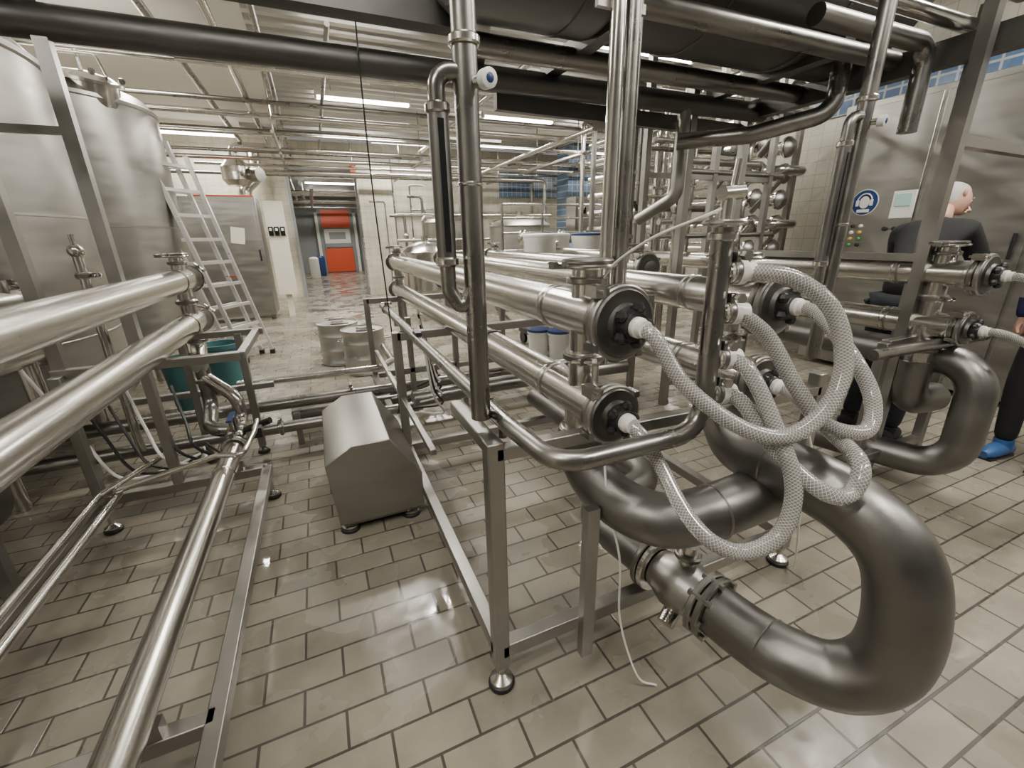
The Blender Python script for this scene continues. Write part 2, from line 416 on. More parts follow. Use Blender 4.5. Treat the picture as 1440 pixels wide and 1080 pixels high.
for x,y in((fx0,fy),(fx1,fy),(fx0,.3),(fx1,.3)): b.foot(x,y,.17,.042)
for x in(-.865,-.55): b.foot(x,3.3,.1,.04)
b.done('pipe_support_frame',bevel=.004)
b=B()
b.sweep([(-.6,-.3,.31),(-.6,2.7,.31)],.05,'steel_brushed',24)
for y in (.9,2.4): b.ring((-.6,y,.31),(0,1,0),.053,.03,'steel')
b.box((-.6,1.1,.235),(.09,.04,.05),'steel_frame'); b.box((-.6,2.62,.235),(.09,.04,.05),'steel_frame')
b.clamp((-.6,2.73,.31),(0,1,0),.07); b.sphere((-.6,2.82,.32),.062,'steel',16); b.clamp((-.6,2.92,.33),(0,1,0),.066)
b.cyl((-.6,2.82,.32),(-.6,2.82,.47),.02,'steel'); b.box((-.6,2.82,.47),(.03,.16,.012),'blue_plastic')
b.cyl((-.55,2.86,.36),(-.4,2.8,.42),.02,'black_plastic'); b.box((-.47,2.75,.38),(.05,.06,.06),'black_plastic')
b.pipe([(-.6,2.9,.33),(-.6,3.1,.33),(-.6,3.1,.5),(-.78,3.25,.62)],.04,'steel')
b.pipe([(-1.15,2.5,.27),(-.62,2.45,.40),(-.50,2.4,.40),(-.46,2.6,.44),(-.46,2.75,.45)],.014,'steel')
b.done('product_pipe')
b=B()
b.sweep([(-1.08,.2,.26),(-1.08,2.5,.26)],.022,'steel',14)
b.pipe([(-1.13,.2,.3),(-1.13,2.45,.3),(-.9,2.7,.36)],.015,'steel')
b.done('cleaning_pipe')
b=B()
for k in range(6):
    pts=[(-1.35+.08*k,2.7+.1*k,.9-.06*k),(-1.25+.09*k,2.75,.5),(-1.1+.07*k,2.62,.3+.02*k),(-.95+.06*k,2.75,.24),(-.8,2.85+.03*k,.26)]
    b.sweep(catmull(pts),.008,'black_rubber' if k%3 else 'white_plastic',8)
b.done('cable_bundle')
b=B()
for k in range(6):
    pts=[(.45+.04*k,2.2+.22*k,.9),(.5+.05*k,2.3+.2*k,.6-.03*k),(.6+.03*k,2.5+.15*k,.4),(.5,2.8+.1*k,.3),(.4,3.0+.1*k,.22)]
    b.sweep(catmull(pts),.007,'black_rubber' if k%2 else 'white_plastic',8)
b.done('cable_bundle')
b=B()
b.lathe([(.05,0),(.19,.03),(.2,.06),(.2,.5),(.17,.56),(.08,.6)],(-1.75,1.65,.42),(.15,1,0),'steel_elbow',28)
b.lathe([(.12,.55),(.12,.68),(.2,.7),(.22,.74),(.22,.84),(.16,.9)],(-1.75,1.65,.42),(.15,1,0),'steel_elbow',28)
b.box((-1.72,1.95,.16),(.3,.5,.1),'steel_frame')
for x,y in((-1.83,1.75),(-1.6,1.75),(-1.83,2.15),(-1.6,2.15)): b.foot(x,y,.12,.035)
b.done('centrifugal_pump')

b=pipe_pair('c',.72,.93,4.62); 
b.cyl((.72,1.10,.956),(.72,1.10,.83),.056,'steel'); b.clamp((.72,1.10,.845),(0,0,1),.074,lug=(-1,-.3,0))
b.box((.665,1.9,.956),(.03,.05,.05),'black_plastic'); b.ring((.72,1.9,.956),(0,1,0),.071,.04,'black_plastic')
b.done('holding_tube')
b=pipe_pair('g2',1.35,.95,5.2); b.cyl((1.35,1.12,.956),(1.35,1.12,.83),.056,'steel'); b.clamp((1.35,1.12,.845),(0,0,1),.074,lug=(1,0,0))
b.done('holding_tube')
b=pipe_pair('g3',3.0,1.06,5.6); b.cyl((3.0,1.23,.956),(3.0,1.23,.7),.07,'steel'); b.clamp((3.0,1.23,.82),(0,0,1),.085,lug=(1,0,0))
b.done('holding_tube')
b=pipe_pair('g4',2.05,2.4,5.4,hose=False)
b.done('holding_tube')

b=B()
A=[(.72,1.10,.85),(.715,1.06,.74),(.73,.93,.68),(.80,.80,.665),(.92,.755,.675),(1.16,.735,.70)]
b.sweep(catmull(A,8),.078,'steel_elbow',32)
b.ring((.955,.749,.678),(1,-.1,.08),.0815,.008,'steel_dark'); 
U=[(1.33,1.12,.86),(1.29,1.02,.80),(1.18,.86,.79),(1.155,.7,.80),(1.175,.52,.775),(1.195,.41,.69),(1.20,.365,.53),(1.185,.37,.385),(1.13,.43,.305),(1.07,.53,.29),(1.045,.62,.285),(1.025,.735,.287)]
b.sweep(catmull(U,8),.085,'steel_elbow',36)
b.ring((1.155,.72,.80),(0,1,-.02),.088,.008,'steel_dark'); b.ring((1.055,.58,.287),(-.15,1,0),.0875,.008,'steel_dark')
dv=V((-.15,1,0)).normalized(); o=V((1.022,.745,.287))
b.ring(o,dv,.108,.022,'steel_dark'); b.ring(o+dv*.028,dv,.108,.022,'steel_frame')
for k in range(8):
    a=k*math.pi/4; x,y,_=frame_axes(dv); c=o+(x*math.cos(a)+y*math.sin(a))*.098
    b.lathe([(.011,-.022),(.011,.05)],c,dv,'steel_dark',6)
b.lathe([(.07,.03),(.075,.05),(.095,.1),(.095,.15),(.075,.2),(.07,.22)],o,dv,'steel_frame',28)
b.ring(o+dv*.235,dv,.1,.022,'steel'); b.ring(o+dv*.262,dv,.1,.022,'steel_dark')
b.cyl(o+dv*.125,o+dv*.125+V((.02,0,.16)),.03,'steel'); b.ring(o+dv*.125+V((.015,0,.12)),(0.1,0,1),.045,.02,'steel_dark')
b.sweep([o+dv*.26,o+dv*.45],.075,'steel_elbow',28)
b.pipe([o+dv*.4,o+dv*.62,o+dv*.62+V((.45,.1,0)),o+dv*.62+V((.45,1.4,0))],.07,'steel_elbow',R=.14,seg=24)
b.cyl(o+dv*.12+V((-.02,0,-.08)),o+dv*.12+V((-.08,-.02,-.12)),.03,'steel')
b.done('return_bend_pipe')
b=B(); b.beam((.635,.9,.118),(.635,.9,.69),.042,.03,'steel_frame'); b.done('support_leg')

b=B()
b.pipe([(.42,3.5,.955),(.42,1.0,.955),(.435,.75,.955),(.86,.75,.955),(.86,.76,1.46)],.025,'steel_dark',R=.085,seg=20)
for y in(1.05,1.9,2.9): b.cyl((.42,y,.9),(.42,y,.94),.012,'steel')
b.ring((.42,1.18,.955),(0,1,0),.03,.03,'steel'); b.clamp((.42,3.3,.955),(0,1,0),.034)
b.box((.42,2.2,.985),(.03,.08,.02),'black_plastic')
ports=[1.36,1.265,1.15,1.057]
pd=V((1,-.3,0)).normalized()
for z in ports:
    q=V((.86,.758,z)); b.cyl(q,q+pd*.045,.018,'steel'); b.clamp(q+pd*.04,pd,.027,'steel_dark'); 
    b.lathe([(.03,.045),(.03,.06),(.022,.064),(.022,.085)],q,pd,'white_plastic',16)
b.ring((.86,.76,1.44),(0,0,1),.034,.02,'steel'); b.ring((.86,.76,1.47),(0,0,1),.05,.012,'steel')
b.cyl((.86,.76,1.47),(.86,.76,1.52),.014,'steel'); b.cyl((.84,.76,1.53),(.9,.76,1.535),.016,'steel'); b.cyl((.87,.76,1.5),(.88,.76,1.6),.008,'steel')
b.done('manifold_pipe')
def hose(pts,r=.0195):
    b=B(); b.sweep(catmull(pts,10),r,'hose_braid',18); return b.done('braided_hose')
hose([(.72,.855,1.225),(.735,.81,1.205),(.775,.74,1.10),(.86,.64,1.013),(.95,.58,.995),(1.04,.56,1.06),(1.09,.575,1.16),(1.08,.62,1.275),(1.01,.68,1.345),(.93,.735,1.36)])
hose([(.72,.87,.956),(.735,.82,.93),(.745,.755,.87),(.744,.67,.80),(.767,.594,.75),(.84,.553,.725),(.9175,.528,.775),(.952,.545,.883),(.947,.612,1.007),(.935,.69,1.12),(.915,.738,1.15)])
hose([(1.35,.875,1.225),(1.34,.81,1.215),(1.28,.68,1.15),(1.275,.59,1.04),(1.217,.555,.965),(1.107,.592,.99),(1.05,.65,1.085),(1.0,.707,1.2),(.92,.738,1.265)])
hose([(1.35,.89,.956),(1.335,.82,.95),(1.24,.68,.935),(1.10,.50,.935),(1.048,.475,.875),(.99,.505,.88),(.955,.604,.945),(.935,.70,1.04),(.91,.742,1.057)])
hose([(3.0,.98,1.225),(3.02,.9,1.21),(3.15,.8,1.1),(3.3,.78,1.05),(3.5,.8,1.2)])
hose([(3.0,1.0,.956),(3.02,.92,.95),(3.15,.82,.88),(3.3,.8,.92),(3.5,.82,1.1)])
def thin(pts,r=.006,mat='white_plastic',name='drain_tube'):
    b=B(); b.sweep(catmull(pts,8),r,mat,8); b.done(name)
thin([(.85,.76,1.5),(.82,.8,1.48),(.78,.9,1.44),(.75,1.0,1.38),(.74,1.05,1.33)],.0035)
thin([(.7,.95,.88),(.69,.9,.7),(.72,.86,.5),(.74,.86,.25),(.78,.8,.05),(.84,.77,.008)],.0035)
thin([(1.5,.9,.9),(1.6,.86,.6),(1.62,.88,.4),(1.7,.9,.1),(1.75,.95,.01)],.004)

b=B(); x0,x1=.37,1.75; ys=(1.0,2.6,4.3)
for x in(x0,x1):
    for y in ys: b.beam((x,y,.09),(x,y,.92),.05,.05); b.foot(x,y,.1,.045)
    b.beam((x,ys[0],.16),(x,ys[-1],.16),.05,.05)
for y in ys:
    b.beam((x0,y,.16),(x1,y,.16),.05,.05)
for y in ys[1:]: b.beam((x0,y,.895),(x1,y,.895),.05,.05)
b.beam((x0,ys[0]-.005,.885),(x1,ys[0]-.005,.85),.04,.04)
b.beam((x0,ys[0],.9),(x0,1.35,.9),.045,.04); b.beam((x0,1.8,.5),(x0,3.9,.5),.03,.03)
b.beam((.55,3.2,.16),(.55,3.2,.9),.04,.04); b.beam((.37,3.2,.5),(.9,3.2,.5),.04,.04); b.beam((.9,3.2,.16),(.9,3.2,.9),.04,.04)
b.done('pipe_support_frame',bevel=.004)
b=B(); x0,x1=2.7,3.35; ys=(1.25,2.8,4.4)
for x in(x0,x1):
    for y in ys: b.beam((x,y,.09),(x,y,.88),.05,.05); b.foot(x,y,.1,.045)
for y in ys: b.beam((x0,y,.87),(x1,y,.87),.045,.045); b.beam((x0,y,.18),(x1,y,.18),.045,.045)
b.done('pipe_support_frame',bevel=.004)
b=B()
b.pipe([(3.0,1.23,.75),(3.0,1.23,.5),(3.25,1.2,.5)],.085,'steel_elbow',R=.12,seg=28)
b.pipe([(3.1,1.5,.76),(3.1,.98,.76),(3.08,.96,.17),(2.88,1.6,.17)],.085,'steel_elbow',R=.17,seg=28)
b.pipe([(3.1,1.5,.76),(3.1,2.4,.76)],.085,'steel_elbow',seg=24)
b.pipe([(2.4,1.15,.87),(3.4,1.12,.87)],.028,'steel_dark')
b.done('return_bend_pipe')

b=B()
b.sweep([(-1.9,3.45,.3),(2.6,3.4,.3)],.045,'steel_dark',18); b.sweep([(-1.9,3.22,.2),(.6,3.2,.2)],.04,'steel_dark',18)
b.pipe([(.5,3.0,.33),(1.2,3.05,.33),(2.4,3.0,.33)],.06,'steel_dark',seg=20)
b.pipe([(-.7,3.75,.4),(.35,3.72,.4),(.5,3.9,.4),(.5,4.5,.4)],.03,'steel')
for x in(-1.5,-.3,1.0,2.3): b.beam((x,3.33,.0),(x,3.33,.25),.04,.04)
b.pipe([(-.35,3.55,.16),(2.3,3.5,.16)],.05,'steel_dark')
b.clamp((.1,3.45,.3),(1,0,0),.06); b.clamp((-.4,3.21,.2),(1,0,0),.055)
b.done('cross_pipework')

def riser(x,y,z0,z1,side,name,gz=(1.32,1.80)):
    b=B(); b.sweep([(x,y,z0),(x,y,z1)],.028,'steel_dark',24)
    s=V(side).normalized()*.068; q=V((x,y,0))
    a,c=gz
    b.pipe([q+V((0,0,c)),q+s+V((0,0,c+.0)),q+s+V((0,0,c-.12))],.02,'steel_dark',R=.04)
    b.pipe([q+s+V((0,0,a+.06)),q+s+V((0,0,a)),q+s*.5+V((0,0,a-.06)),q+V((0,0,a+.02))],.02,'steel_dark',R=.03)
    b.cyl(q+s+V((0,0,a+.05)),q+s+V((0,0,c-.1)),.017,'steel_dark')
    ln=c-a
    b.cyl(q+s+V((0,0,a+ln*.16)),q+s+V((0,0,a+ln*.84)),.024,'steel_elbow',20)
    b.box(q+s*1.02+V((0,-.022,a+ln*.5)),(.014,.008,ln*.6),'glass_dark')
    for z in(a+ln*.15,a+ln*.85): b.ring(q+s+V((0,0,z)),(0,0,1),.029,.022,'steel')
    b.ring((x,y,c+.06),(0,0,1),.036,.02,'steel'); b.ring((x,y,a+.25),(0,0,1),.031,.012,'steel')
    g=q+V((.03,-.04,c-.02)); b.cyl(q+V((0,0,c-.02)),g,.012,'steel'); b.lathe([(.02,0),(.02,.022),(.016,.024)],g,(.2,-1,-.1),'white_plastic',20); b.lathe([(.01,.0245),(.008,.026)],g,(.2,-1,-.1),'blue_plastic',14)
    b.done(name)
riser(.37,1.09,.955,2.6,(-1,.15,0),'riser_pipe')
riser(2.02,1.2,.9,2.6,(-1,.1,0),'riser_pipe',(1.22,1.86))
b=B()
b.sweep([(1.07,1.5,.92),(1.07,1.5,3.0)],.027,'steel',20); b.sweep([(1.135,1.5,.92),(1.135,1.5,3.0)],.027,'steel_dark',20); b.sweep([(1.2,1.55,.92),(1.2,1.55,3.0)],.012,'steel_dark',12)
for z in (1.35,2.2): b.box((1.1,1.53,z),(.2,.02,.03),'steel_frame')
b.done('riser_pipe_pair')

# platform overhead
b=B()
Zb=2.28;Yb=2.62
b.sweep([(-3.2,Yb,Zb),(3.2,Yb-.0,Zb)],.062,'platform_metal',20)
b.beam((-3.2,2.45,2.46),(.8,2.45,2.46),.1,.12,'platform_metal'); b.beam((-3.2,1.3,2.6),(3.2,1.3,2.6),.1,.12,'platform_metal')
b.beam((3.15,.2,2.30),(3.15,2.7,2.30),.08,.12,'platform_metal'); b.beam((-1.0,1.2,2.56),(-1.0,2.7,2.46),.08,.1,'platform_metal')
b.beam((.62,1.2,2.66),(.95,2.6,2.34),.07,.05,'steel_frame')
b.beam((1.1,2.72,2.2),(3.2,2.75,2.18),.05,.09,'platform_metal')
for x in (-.865,-1.17): b.beam((x,2.62,.88),(x,2.62,2.4),.05,.05,'steel_frame')
b.beam((-1.17,2.62,1.9),(-.865,2.62,1.9),.03,.03,'steel_frame')
for x,y in((2.95,1.3),(3.25,1.45),(2.6,2.7),(3.15,2.7)): b.beam((x,y,.03),(x,y,2.5),.055,.055,'steel_frame')
b.beam((3.35,1.0,1.1),(3.35,1.0,2.5),.05,.05,'steel_frame')
b.beam((2.95,1.3,1.85),(3.9,1.35,1.85),.05,.05); b.beam((2.95,1.3,1.3),(2.95,2.7,1.3),.03,.04)
b.done('platform_frame')
b=B()
b.lathe([(.05,0),(.3,.02),(.46,.06),(.5,.12),(.5,2.55),(.46,2.61),(.3,2.65),(.05,2.66)],(.62,2.08,2.84),(1,0,0),'platform_metal',48)
for x in (1.2,1.9,2.6): b.ring((x,2.08,2.84),(1,0,0),.508,.03,'platform_metal')
for x in(1.4,2.7): b.box((x,2.2,2.36),(.08,.9,.08),'platform_metal')
b.done('horizontal_vessel')
b=B()
b.pipe([(.7,1.35,2.52),(3.3,1.35,2.52)],.05,'steel_frame'); b.pipe([(1.3,1.5,2.42),(3.3,1.5,2.42)],.035,'steel'); b.pipe([(1.25,1.75,2.33),(3.1,1.75,2.33)],.045,'steel_dark'); b.pipe([(2.2,1.6,2.36),(3.1,1.6,2.36),(3.1,1.6,1.95)],.045,'steel_dark')
b.pipe([(.8,2.3,2.31),(3.1,2.3,2.31)],.05,'steel_dark')
b.pipe([(2.9,1.9,2.4),(2.9,1.9,2.1),(2.6,2.2,2.02),(2.3,2.5,2.02)],.05,'steel_dark')
b.pipe([(2.45,2.62,2.25),(2.45,2.62,1.7),(2.35,2.9,1.55)],.045,'steel_frame')
b.done('overhead_pipework')

b=B()
y0,y1=2.04,2.82
b.prism([(-.085,.07),(.345,.07),(.35,.27),(.205,.50),(.02,.50),(-.11,.42)][::-1],y0,y1,'steel_sheet')
b.box((.13,2.43,.06),(.40,.74,.03),'steel_dark')
for x,y in((-.04,2.1),(.28,2.1),(-.04,2.74),(.28,2.74)): b.foot(x,y,.06,.05)
b.done('pump_housing',bevel=.006)

def keg(x,y):
    b=B(); r=.235
    b.lathe([(r*.96,0),(r,.01),(r,.05),(r*.97,.06),(r*.97,.16),(r,.175),(r,.19),(r*.97,.2),(r*.97,.33),(r,.345),(r,.36),(r*.97,.37),(r*.97,.47),(r,.48),(r,.50),(r*.95,.505),(r*.93,.49),(r*.3,.5),(r*.28,.52),(.01,.522)],(x,y,0),(0,0,1),'steel_keg',36)
    b.box((x,y,.535),(.2,.02,.012),'steel_dark'); b.box((x+.02,y-r*.6,.504),(.2,.05,.006),'black_plastic')
    for s in(-1,1): b.pipe([(x+s*r*.97,y-.05,.38),(x+s*(r+.04),y-.05,.38),(x+s*(r+.04),y+.05,.38),(x+s*r*.97,y+.05,.38)],.008,'steel',R=.02)
    b.done('steel_drum')
keg(.36,5.07); keg(.12,5.62)

def tank(x,y,r,h,name,legs=.35,manway=None,mat='steel_sheet'):
    b=B()
    b.lathe([(.1,legs-.1),(r*.7,legs-.02),(r,legs+.12),(r,h-.02),(r*1.015,h-.01),(r*1.015,h+.02),(r,h+.03),(r*.93,h+.12),(r*.7,h+.21),(r*.35,h+.27),(.05,h+.28)],(x,y,0),(0,0,1),mat,64)
    for zz in (.9,1.6): b.lathe([(r+.0,zz),(r+.004,zz+.004),(r+.004,zz+.012),(r,zz+.016)],(x,y,0),(0,0,1),mat,64)
    for k in range(4):
        a=.8+k*math.pi/2; b.cyl((x+math.cos(a)*r*.8,y+math.sin(a)*r*.8,0),(x+math.cos(a)*r*.8,y+math.sin(a)*r*.8,legs+.1),.05,'steel')
    if manway:
        c=V((manway[0],manway[1],h-.02)); ax=(.15,-.2,1)
        b.lathe([(.23,0),(.23,.17),(.27,.175),(.27,.2),(.23,.205),(.18,.24),(.03,.26)],c,ax,'steel',32)
        for k in range(6):
            a=k*math.pi/3; b.sphere(c+V((math.cos(a)*.28,math.sin(a)*.28,.2)),.03,'steel_dark',8)
        b.pipe([c+V((-.2,-.1,.2)),c+V((-.15,-.08,.38)),c+V((.15,-.08,.38)),c+V((.2,-.1,.2))],.014,'steel')
        b.cyl(c+V((0,0,.2)),c+V((0,-.02,.42)),.02,'steel')
    b.done(name)
tank(-2.32,6.3,.97,2.72,'storage_tank',manway=(-1.72,5.85)); tank(-2.4,3.7,1.08,2.45,'storage_tank')

b=B()
fa=V((-.86,6.6,.03));fb=V((-1.12,6.16,.03)); top=V((-.5,-.05,2.5))
for off,sc in ((V((0,0,0)),1.),(V((.13,-.03,0)),.94)):
    for q in(fa,fb):
        b.beam(q+off,q+off+top*sc,.04,.08,'alu'); b.box(q+off,(.06,.09,.05),'black_rubber')
    for k in range(9):
        t=.06+k*.104; b.beam(fa+off+top*t,fb+off+top*t,.045,.035,'alu')
b.beam(fa+top*.4,fa+V((.13,-.03,0))+top*.4,.01,.02,'red_paint')
b.done('step_ladder')

b=B(); cx=-1.43
b.box((cx,9.9,1.15),(1.15,.8,2.1),'steel_sheet'); b.box((cx,9.49,1.15),(1.05,.02,1.95),'steel_sheet'); b.box((cx+.5,9.47,1.2),(.03,.03,.2),'black_plastic')
b.box((cx+.2,9.47,1.55),(.22,.01,.28),'cream_paint',Matrix.Rotation(.15,3,'Y'))
for x in(cx-.5,cx+.5): b.box((x,9.7,.05),(.08,.08,.1),'steel_dark')
b.box((cx+.1,9.8,2.215),(.9,.5,.03),'red_paint')
b.done('electrical_cabinet',bevel=.01)
b=B(); b.box((-.6,9.8,1.3),(.32,.3,1.7),'cream_paint'); 
for k in range(3): b.box((-.7+.1*k,9.63,1.62),(.075,.05,.16),'glass_dark'); b.box((-.7+.1*k,9.6,1.65),(.04,.02,.05),'white_plastic')
b.beam((-.6,9.8,0),(-.6,9.8,.5),.1,.1,'cream_paint')
b.done('switch_box')
b=B()
b.pipe([(-1.0,12.7,3.5),(-1.0,12.7,2.9),(-1.3,12.5,2.6),(-1.3,12.5,2.2)],.14,'steel',seg=20)
b.lathe([(.2,0),(.28,.1),(.28,.35),(.15,.5)],(-1.25,11.3,2.55),(0,0,1),'steel',24)
b.pipe([(-1.25,11.3,3.0),(-1.25,11.3,3.3),(-.6,11.3,3.3)],.08,'steel')
b.cyl((-1.05,11.3,2.75),(-.8,11.1,2.75),.14,'steel_dark')
b.done('exhaust_duct')
b=B(); b.box((1.15,12.4,3.0),(.12,.1,.18),'red_paint'); b.sphere((1.15,12.4,3.12),.07,'red_paint'); b.cyl((1.15,12.4,3.1),(1.15,12.4,3.7),.015,'steel'); b.done('alarm_beacon')

b=B()
for i,(y,z,r,xa,xb) in enumerate(((7.6,3.25,.03,-3.6,6),(7.9,3.15,.04,-3.6,7),(8.9,3.1,.03,-2,8),(9.3,3.2,.05,-3.5,9),(9.6,3.0,.03,-1,9),(10.4,2.95,.04,-3.5,8),(10.55,3.1,.03,-3,9),(11.4,2.85,.05,-.9,6),(11.6,3.0,.03,-2,9),(12.2,2.9,.04,-3,6),(6.4,3.3,.03,-3,5),(6.0,3.2,.025,-1,8))):
    b.pipe([(xa,y,z),(xb,y,z),(xb,y,1.5)],r,'steel' if i%3 else 'steel_dark',seg=10)
for i,(x,z,r,ya,yb) in enumerate(((-.2,3.35,.03,4,12.5),(-.55,3.3,.04,3,12.7),(.4,3.3,.025,5,12),(2.6,3.35,.04,5,12.5),(5.2,3.3,.05,3.5,12),(3.4,2.7,.03,4,11),(4.6,2.8,.03,4,10),(6.2,2.9,.04,3,10.5),(-1.1,3.45,.04,2.8,12.8))):
    b.pipe([(x,ya,z),(x,yb,z)],r,'steel' if i%2 else 'steel_dark',seg=10)
for x in(-.3,2.2,4.8,7): 
    for y in(7.8,9.5,11.8): b.cyl((x,y,2.85),(x,y,CZ-.01),.012,'steel',6); b.beam((x,y-.3,2.88),(x,y+.9,2.88),.04,.04,'steel_frame')
b.box((1.6,10.0,3.42),(5,.3,.05),'steel_frame'); b.box((5,6.8,3.4),(8,.25,.05),'steel_frame')
b.done('overhead_pipe_runs')
thin([(.33,2.5,2.6),(.33,2.6,1.8),(.36,2.7,.9),(.36,2.75,.35)],.004,'black_rubber','hanging_cable')

b=B()
def dome(x,y,r,z0,z1,mat='steel'):
    b.lathe([(r*.3,z0-.1),(r,z0+.05),(r,z1),(r*1.03,z1+.01),(r*1.03,z1+.03),(r*.8,z1+.12),(r*.4,z1+.19),(.06,z1+.21),(.06,z1+.3)],(x,y,0),(0,0,1),mat,32)
    for k in range(3):
        a=k*2.1; b.cyl((x+math.cos(a)*r*.8,y+math.sin(a)*r*.8,0),(x+math.cos(a)*r*.8,y+math.sin(a)*r*.8,z0+.1),.03,'steel')
dome(3.95,8.6,.62,.5,1.62,'steel_sheet'); b.done('mixing_tank')
b=B(); dome(1.85,8.2,.42,.5,1.18); b.pipe([(1.85,8.2,1.4),(1.85,8.2,1.8),(2.2,8.2,1.8),(2.2,8.2,.6)],.03); b.done('mixing_tank')
b=B(); dome(2.9,10.4,.5,.6,1.75,'steel_sheet'); b.done('mixing_tank')
b=B()
for i in range(16):
    x=1.7+i*.22+random.uniform(-.05,.05); y=11.3+random.uniform(-.1,.9); h=random.uniform(1.6,3.3); 
    b.pipe([(x,y,0),(x,y,h),(x+random.choice((-.35,.35)),y,h)],random.choice((.02,.025,.035)),random.choice(('steel','steel_dark')),seg=10)
    z=random.uniform(.8,1.6); b.lathe([(.05,0),(.07,.03),(.07,.1),(.05,.13)],(x,y,z),(0,0,1),'steel',12)
for z in(.9,1.15,1.4,1.9): b.pipe([(1.6,9.6,z),(5.2,9.6,z)],.03,'steel',seg=10)
b.done('valve_manifold')
b=B()
for x in (3.1,3.9,4.7,5.5):
    b.cyl((x,7.5,0),(x,7.5,2.0),.025,'steel_dark')
for z in(1.2,1.5,1.75,1.98): b.cyl((3.1,7.5,z),(5.5,7.5,z),.02,'steel')
for x in (3.5,4.3,5.1): b.lathe([(.06,0),(.09,.05),(.09,.2),(.05,.25)],(x,7.5,1.3),(0,0,1),'steel',14)
b.done('guard_railing')
b=B()
b.box((5.05,7.9,1.72),(.62,.35,.85),'steel_sheet'); b.box((5.05,7.71,1.72),(.56,.02,.78),'steel_sheet')
b.box((4.9,7.69,1.9),(.1,.02,.12),'glass_dark'); b.box((5.1,7.69,1.9),(.1,.02,.12),'glass_dark'); b.box((5.3,7.69,1.5),(.03,.03,.1),'black_plastic')
b.beam((5.05,7.9,0),(5.05,7.9,1.3),.1,.1); b.done('control_cabinet')
b=B(); c=V((6.75,10.69,3.12)); b.lathe([(.19,0),(.2,.01),(.2,.04),(.18,.05)],c,(0,-1,0),'steel_dark',32); b.lathe([(.175,.045),(.175,.052)],c,(0,-1,0),'white_plastic',32)
for k in range(12):
    a=k*math.pi/6; b.box(c+V((math.sin(a)*.15,-.055,math.cos(a)*.15)),(.012,.004,.03),'black_plastic',Matrix.Rotation(a,3,'Y'))
b.beam(c+V((0,-.057,0)),c+V((.06,-.057,.07)),.006,.012,'black_plastic'); b.beam(c+V((0,-.06,0)),c+V((-.02,-.06,.13)),.005,.008,'black_plastic')
b.done('wall_clock')
for (x,y,l) in((2.72,5.3,0),(3.1,5.6,0),(3.42,5.25,1)):
    b=B(); r=.21
    b.box((x,y,.2),(.44,.44,.06),'black_plastic')
    for sx in(-.17,.17):
        for sy in(-.17,.17): b.cyl((x+sx-.02,y+sy,.085),(x+sx+.02,y+sy,.085),.085,'black_rubber'); 
    b.lathe([(r*.9,.23),(r,.26),(r,.6),(r*1.03,.62),(r*1.03,.65),(r,.67),(r,1.38),(r*1.05,1.40),(r*1.05,1.45)],(x,y,0),(0,0,1),'white_plastic',28)
    b.lathe([(r*1.08,1.44),(r*1.08,1.465),(r*.9,1.475),(.02,1.48)],(x,y,0),(0,0,1),'blue_plastic' if l else 'white_plastic',28)
    b.done('plastic_barrel')
for (x,y) in((2.42,4.75),(2.6,4.55)):
    b=B(); b.lathe([(.11,0),(.13,.3),(.14,.3),(.14,.33)],(x,y,0),(0,0,1),'white_plastic',22); b.lathe([(.142,.32),(.142,.35),(.02,.355)],(x,y,0),(0,0,1),'blue_plastic',22)
    b.pipe([(x-.14,y,.28),(x-.1,y-.05,.42),(x+.1,y-.05,.42),(x+.14,y,.28)],.004,'steel',R=.05,seg=6); b.done('bucket')
for (x,y) in((-1.2,4.5),(-1.0,5.0)):
    b=B(); b.lathe([(.13,0),(.17,.45),(.18,.46),(.18,.5),(.16,.5),(.13,.1)],(x,y,0),(0,0,1),'teal_plastic',24); b.done('waste_bin')

b=B()
for k in range(7):
    z=1.25+.27*k
    for j,x in enumerate((4.6,5.0)):
        b.sweep([(x,3.7,z),(x,7.0,z)],.07,'steel',18); b.ring((x,3.7,z),(0,1,0),.11,.03,'steel'); b.lathe([(.1,0),(.07,.04),(.02,.06)],(x,3.68,z),(0,-1,0),'steel_frame',18)
        b.ring((x,3.9,z),(0,1,0),.1,.03,'steel_dark')
    b.pipe([(4.6,3.75,z),(4.35,3.65,z),(4.35,3.65,z+.27),(4.6,3.75,z+.27)],.04,'steel',seg=12)
    if k%2: b.pipe([(4.6,3.62,z),(4.6,3.45,z),(5.0,3.45,z),(5.0,3.62,z)],.045,'steel',seg=12)
for x in(4.3,5.3):
    for y in(3.8,6.5): b.beam((x,y,0),(x,y,3.2),.06,.06)
b.done('tubular_heat_exchanger')
b=B()
for i,(x,y,r,z0,z1) in enumerate(((3.15,3.9,.06,.9,2.5),(3.4,3.9,.06,1.0,2.5),(3.8,4.3,.035,0,2.9),(3.95,3.4,.04,0,3.2),(3.7,3.2,.03,.9,2.9),(4.1,4.5,.05,0,2.6),(2.9,3.6,.03,.9,2.7),(4.3,5.2,.05,0,3.4),(5.6,5.2,.06,0,3.3),(2.35,3.0,.022,.9,2.4),(2.75,2.9,.035,.9,2.6),(3.55,3.6,.03,.9,2.8),(5.2,7.2,.06,0,3.3),(4.6,7.3,.04,0,3.3))):
    b.pipe([(x,y,z0),(x,y,z1),(x+(.5 if i%2 else -.4),y+.3,z1)],r,'steel' if i%3 else 'steel_dark',seg=14)
    for z in (1.3+.13*(i%4),1.9): b.ring((x,y,z),(0,0,1),r*1.5,.03,'steel')
    if i%2==0: b.sphere((x,y,1.65),r*1.9,'steel',12); b.cyl((x,y,1.65),(x-.12,y-.1,1.72),.02,'black_plastic',8); b.cyl((x,y,1.65),(x,y,1.85),r*1.2,'steel_dark')
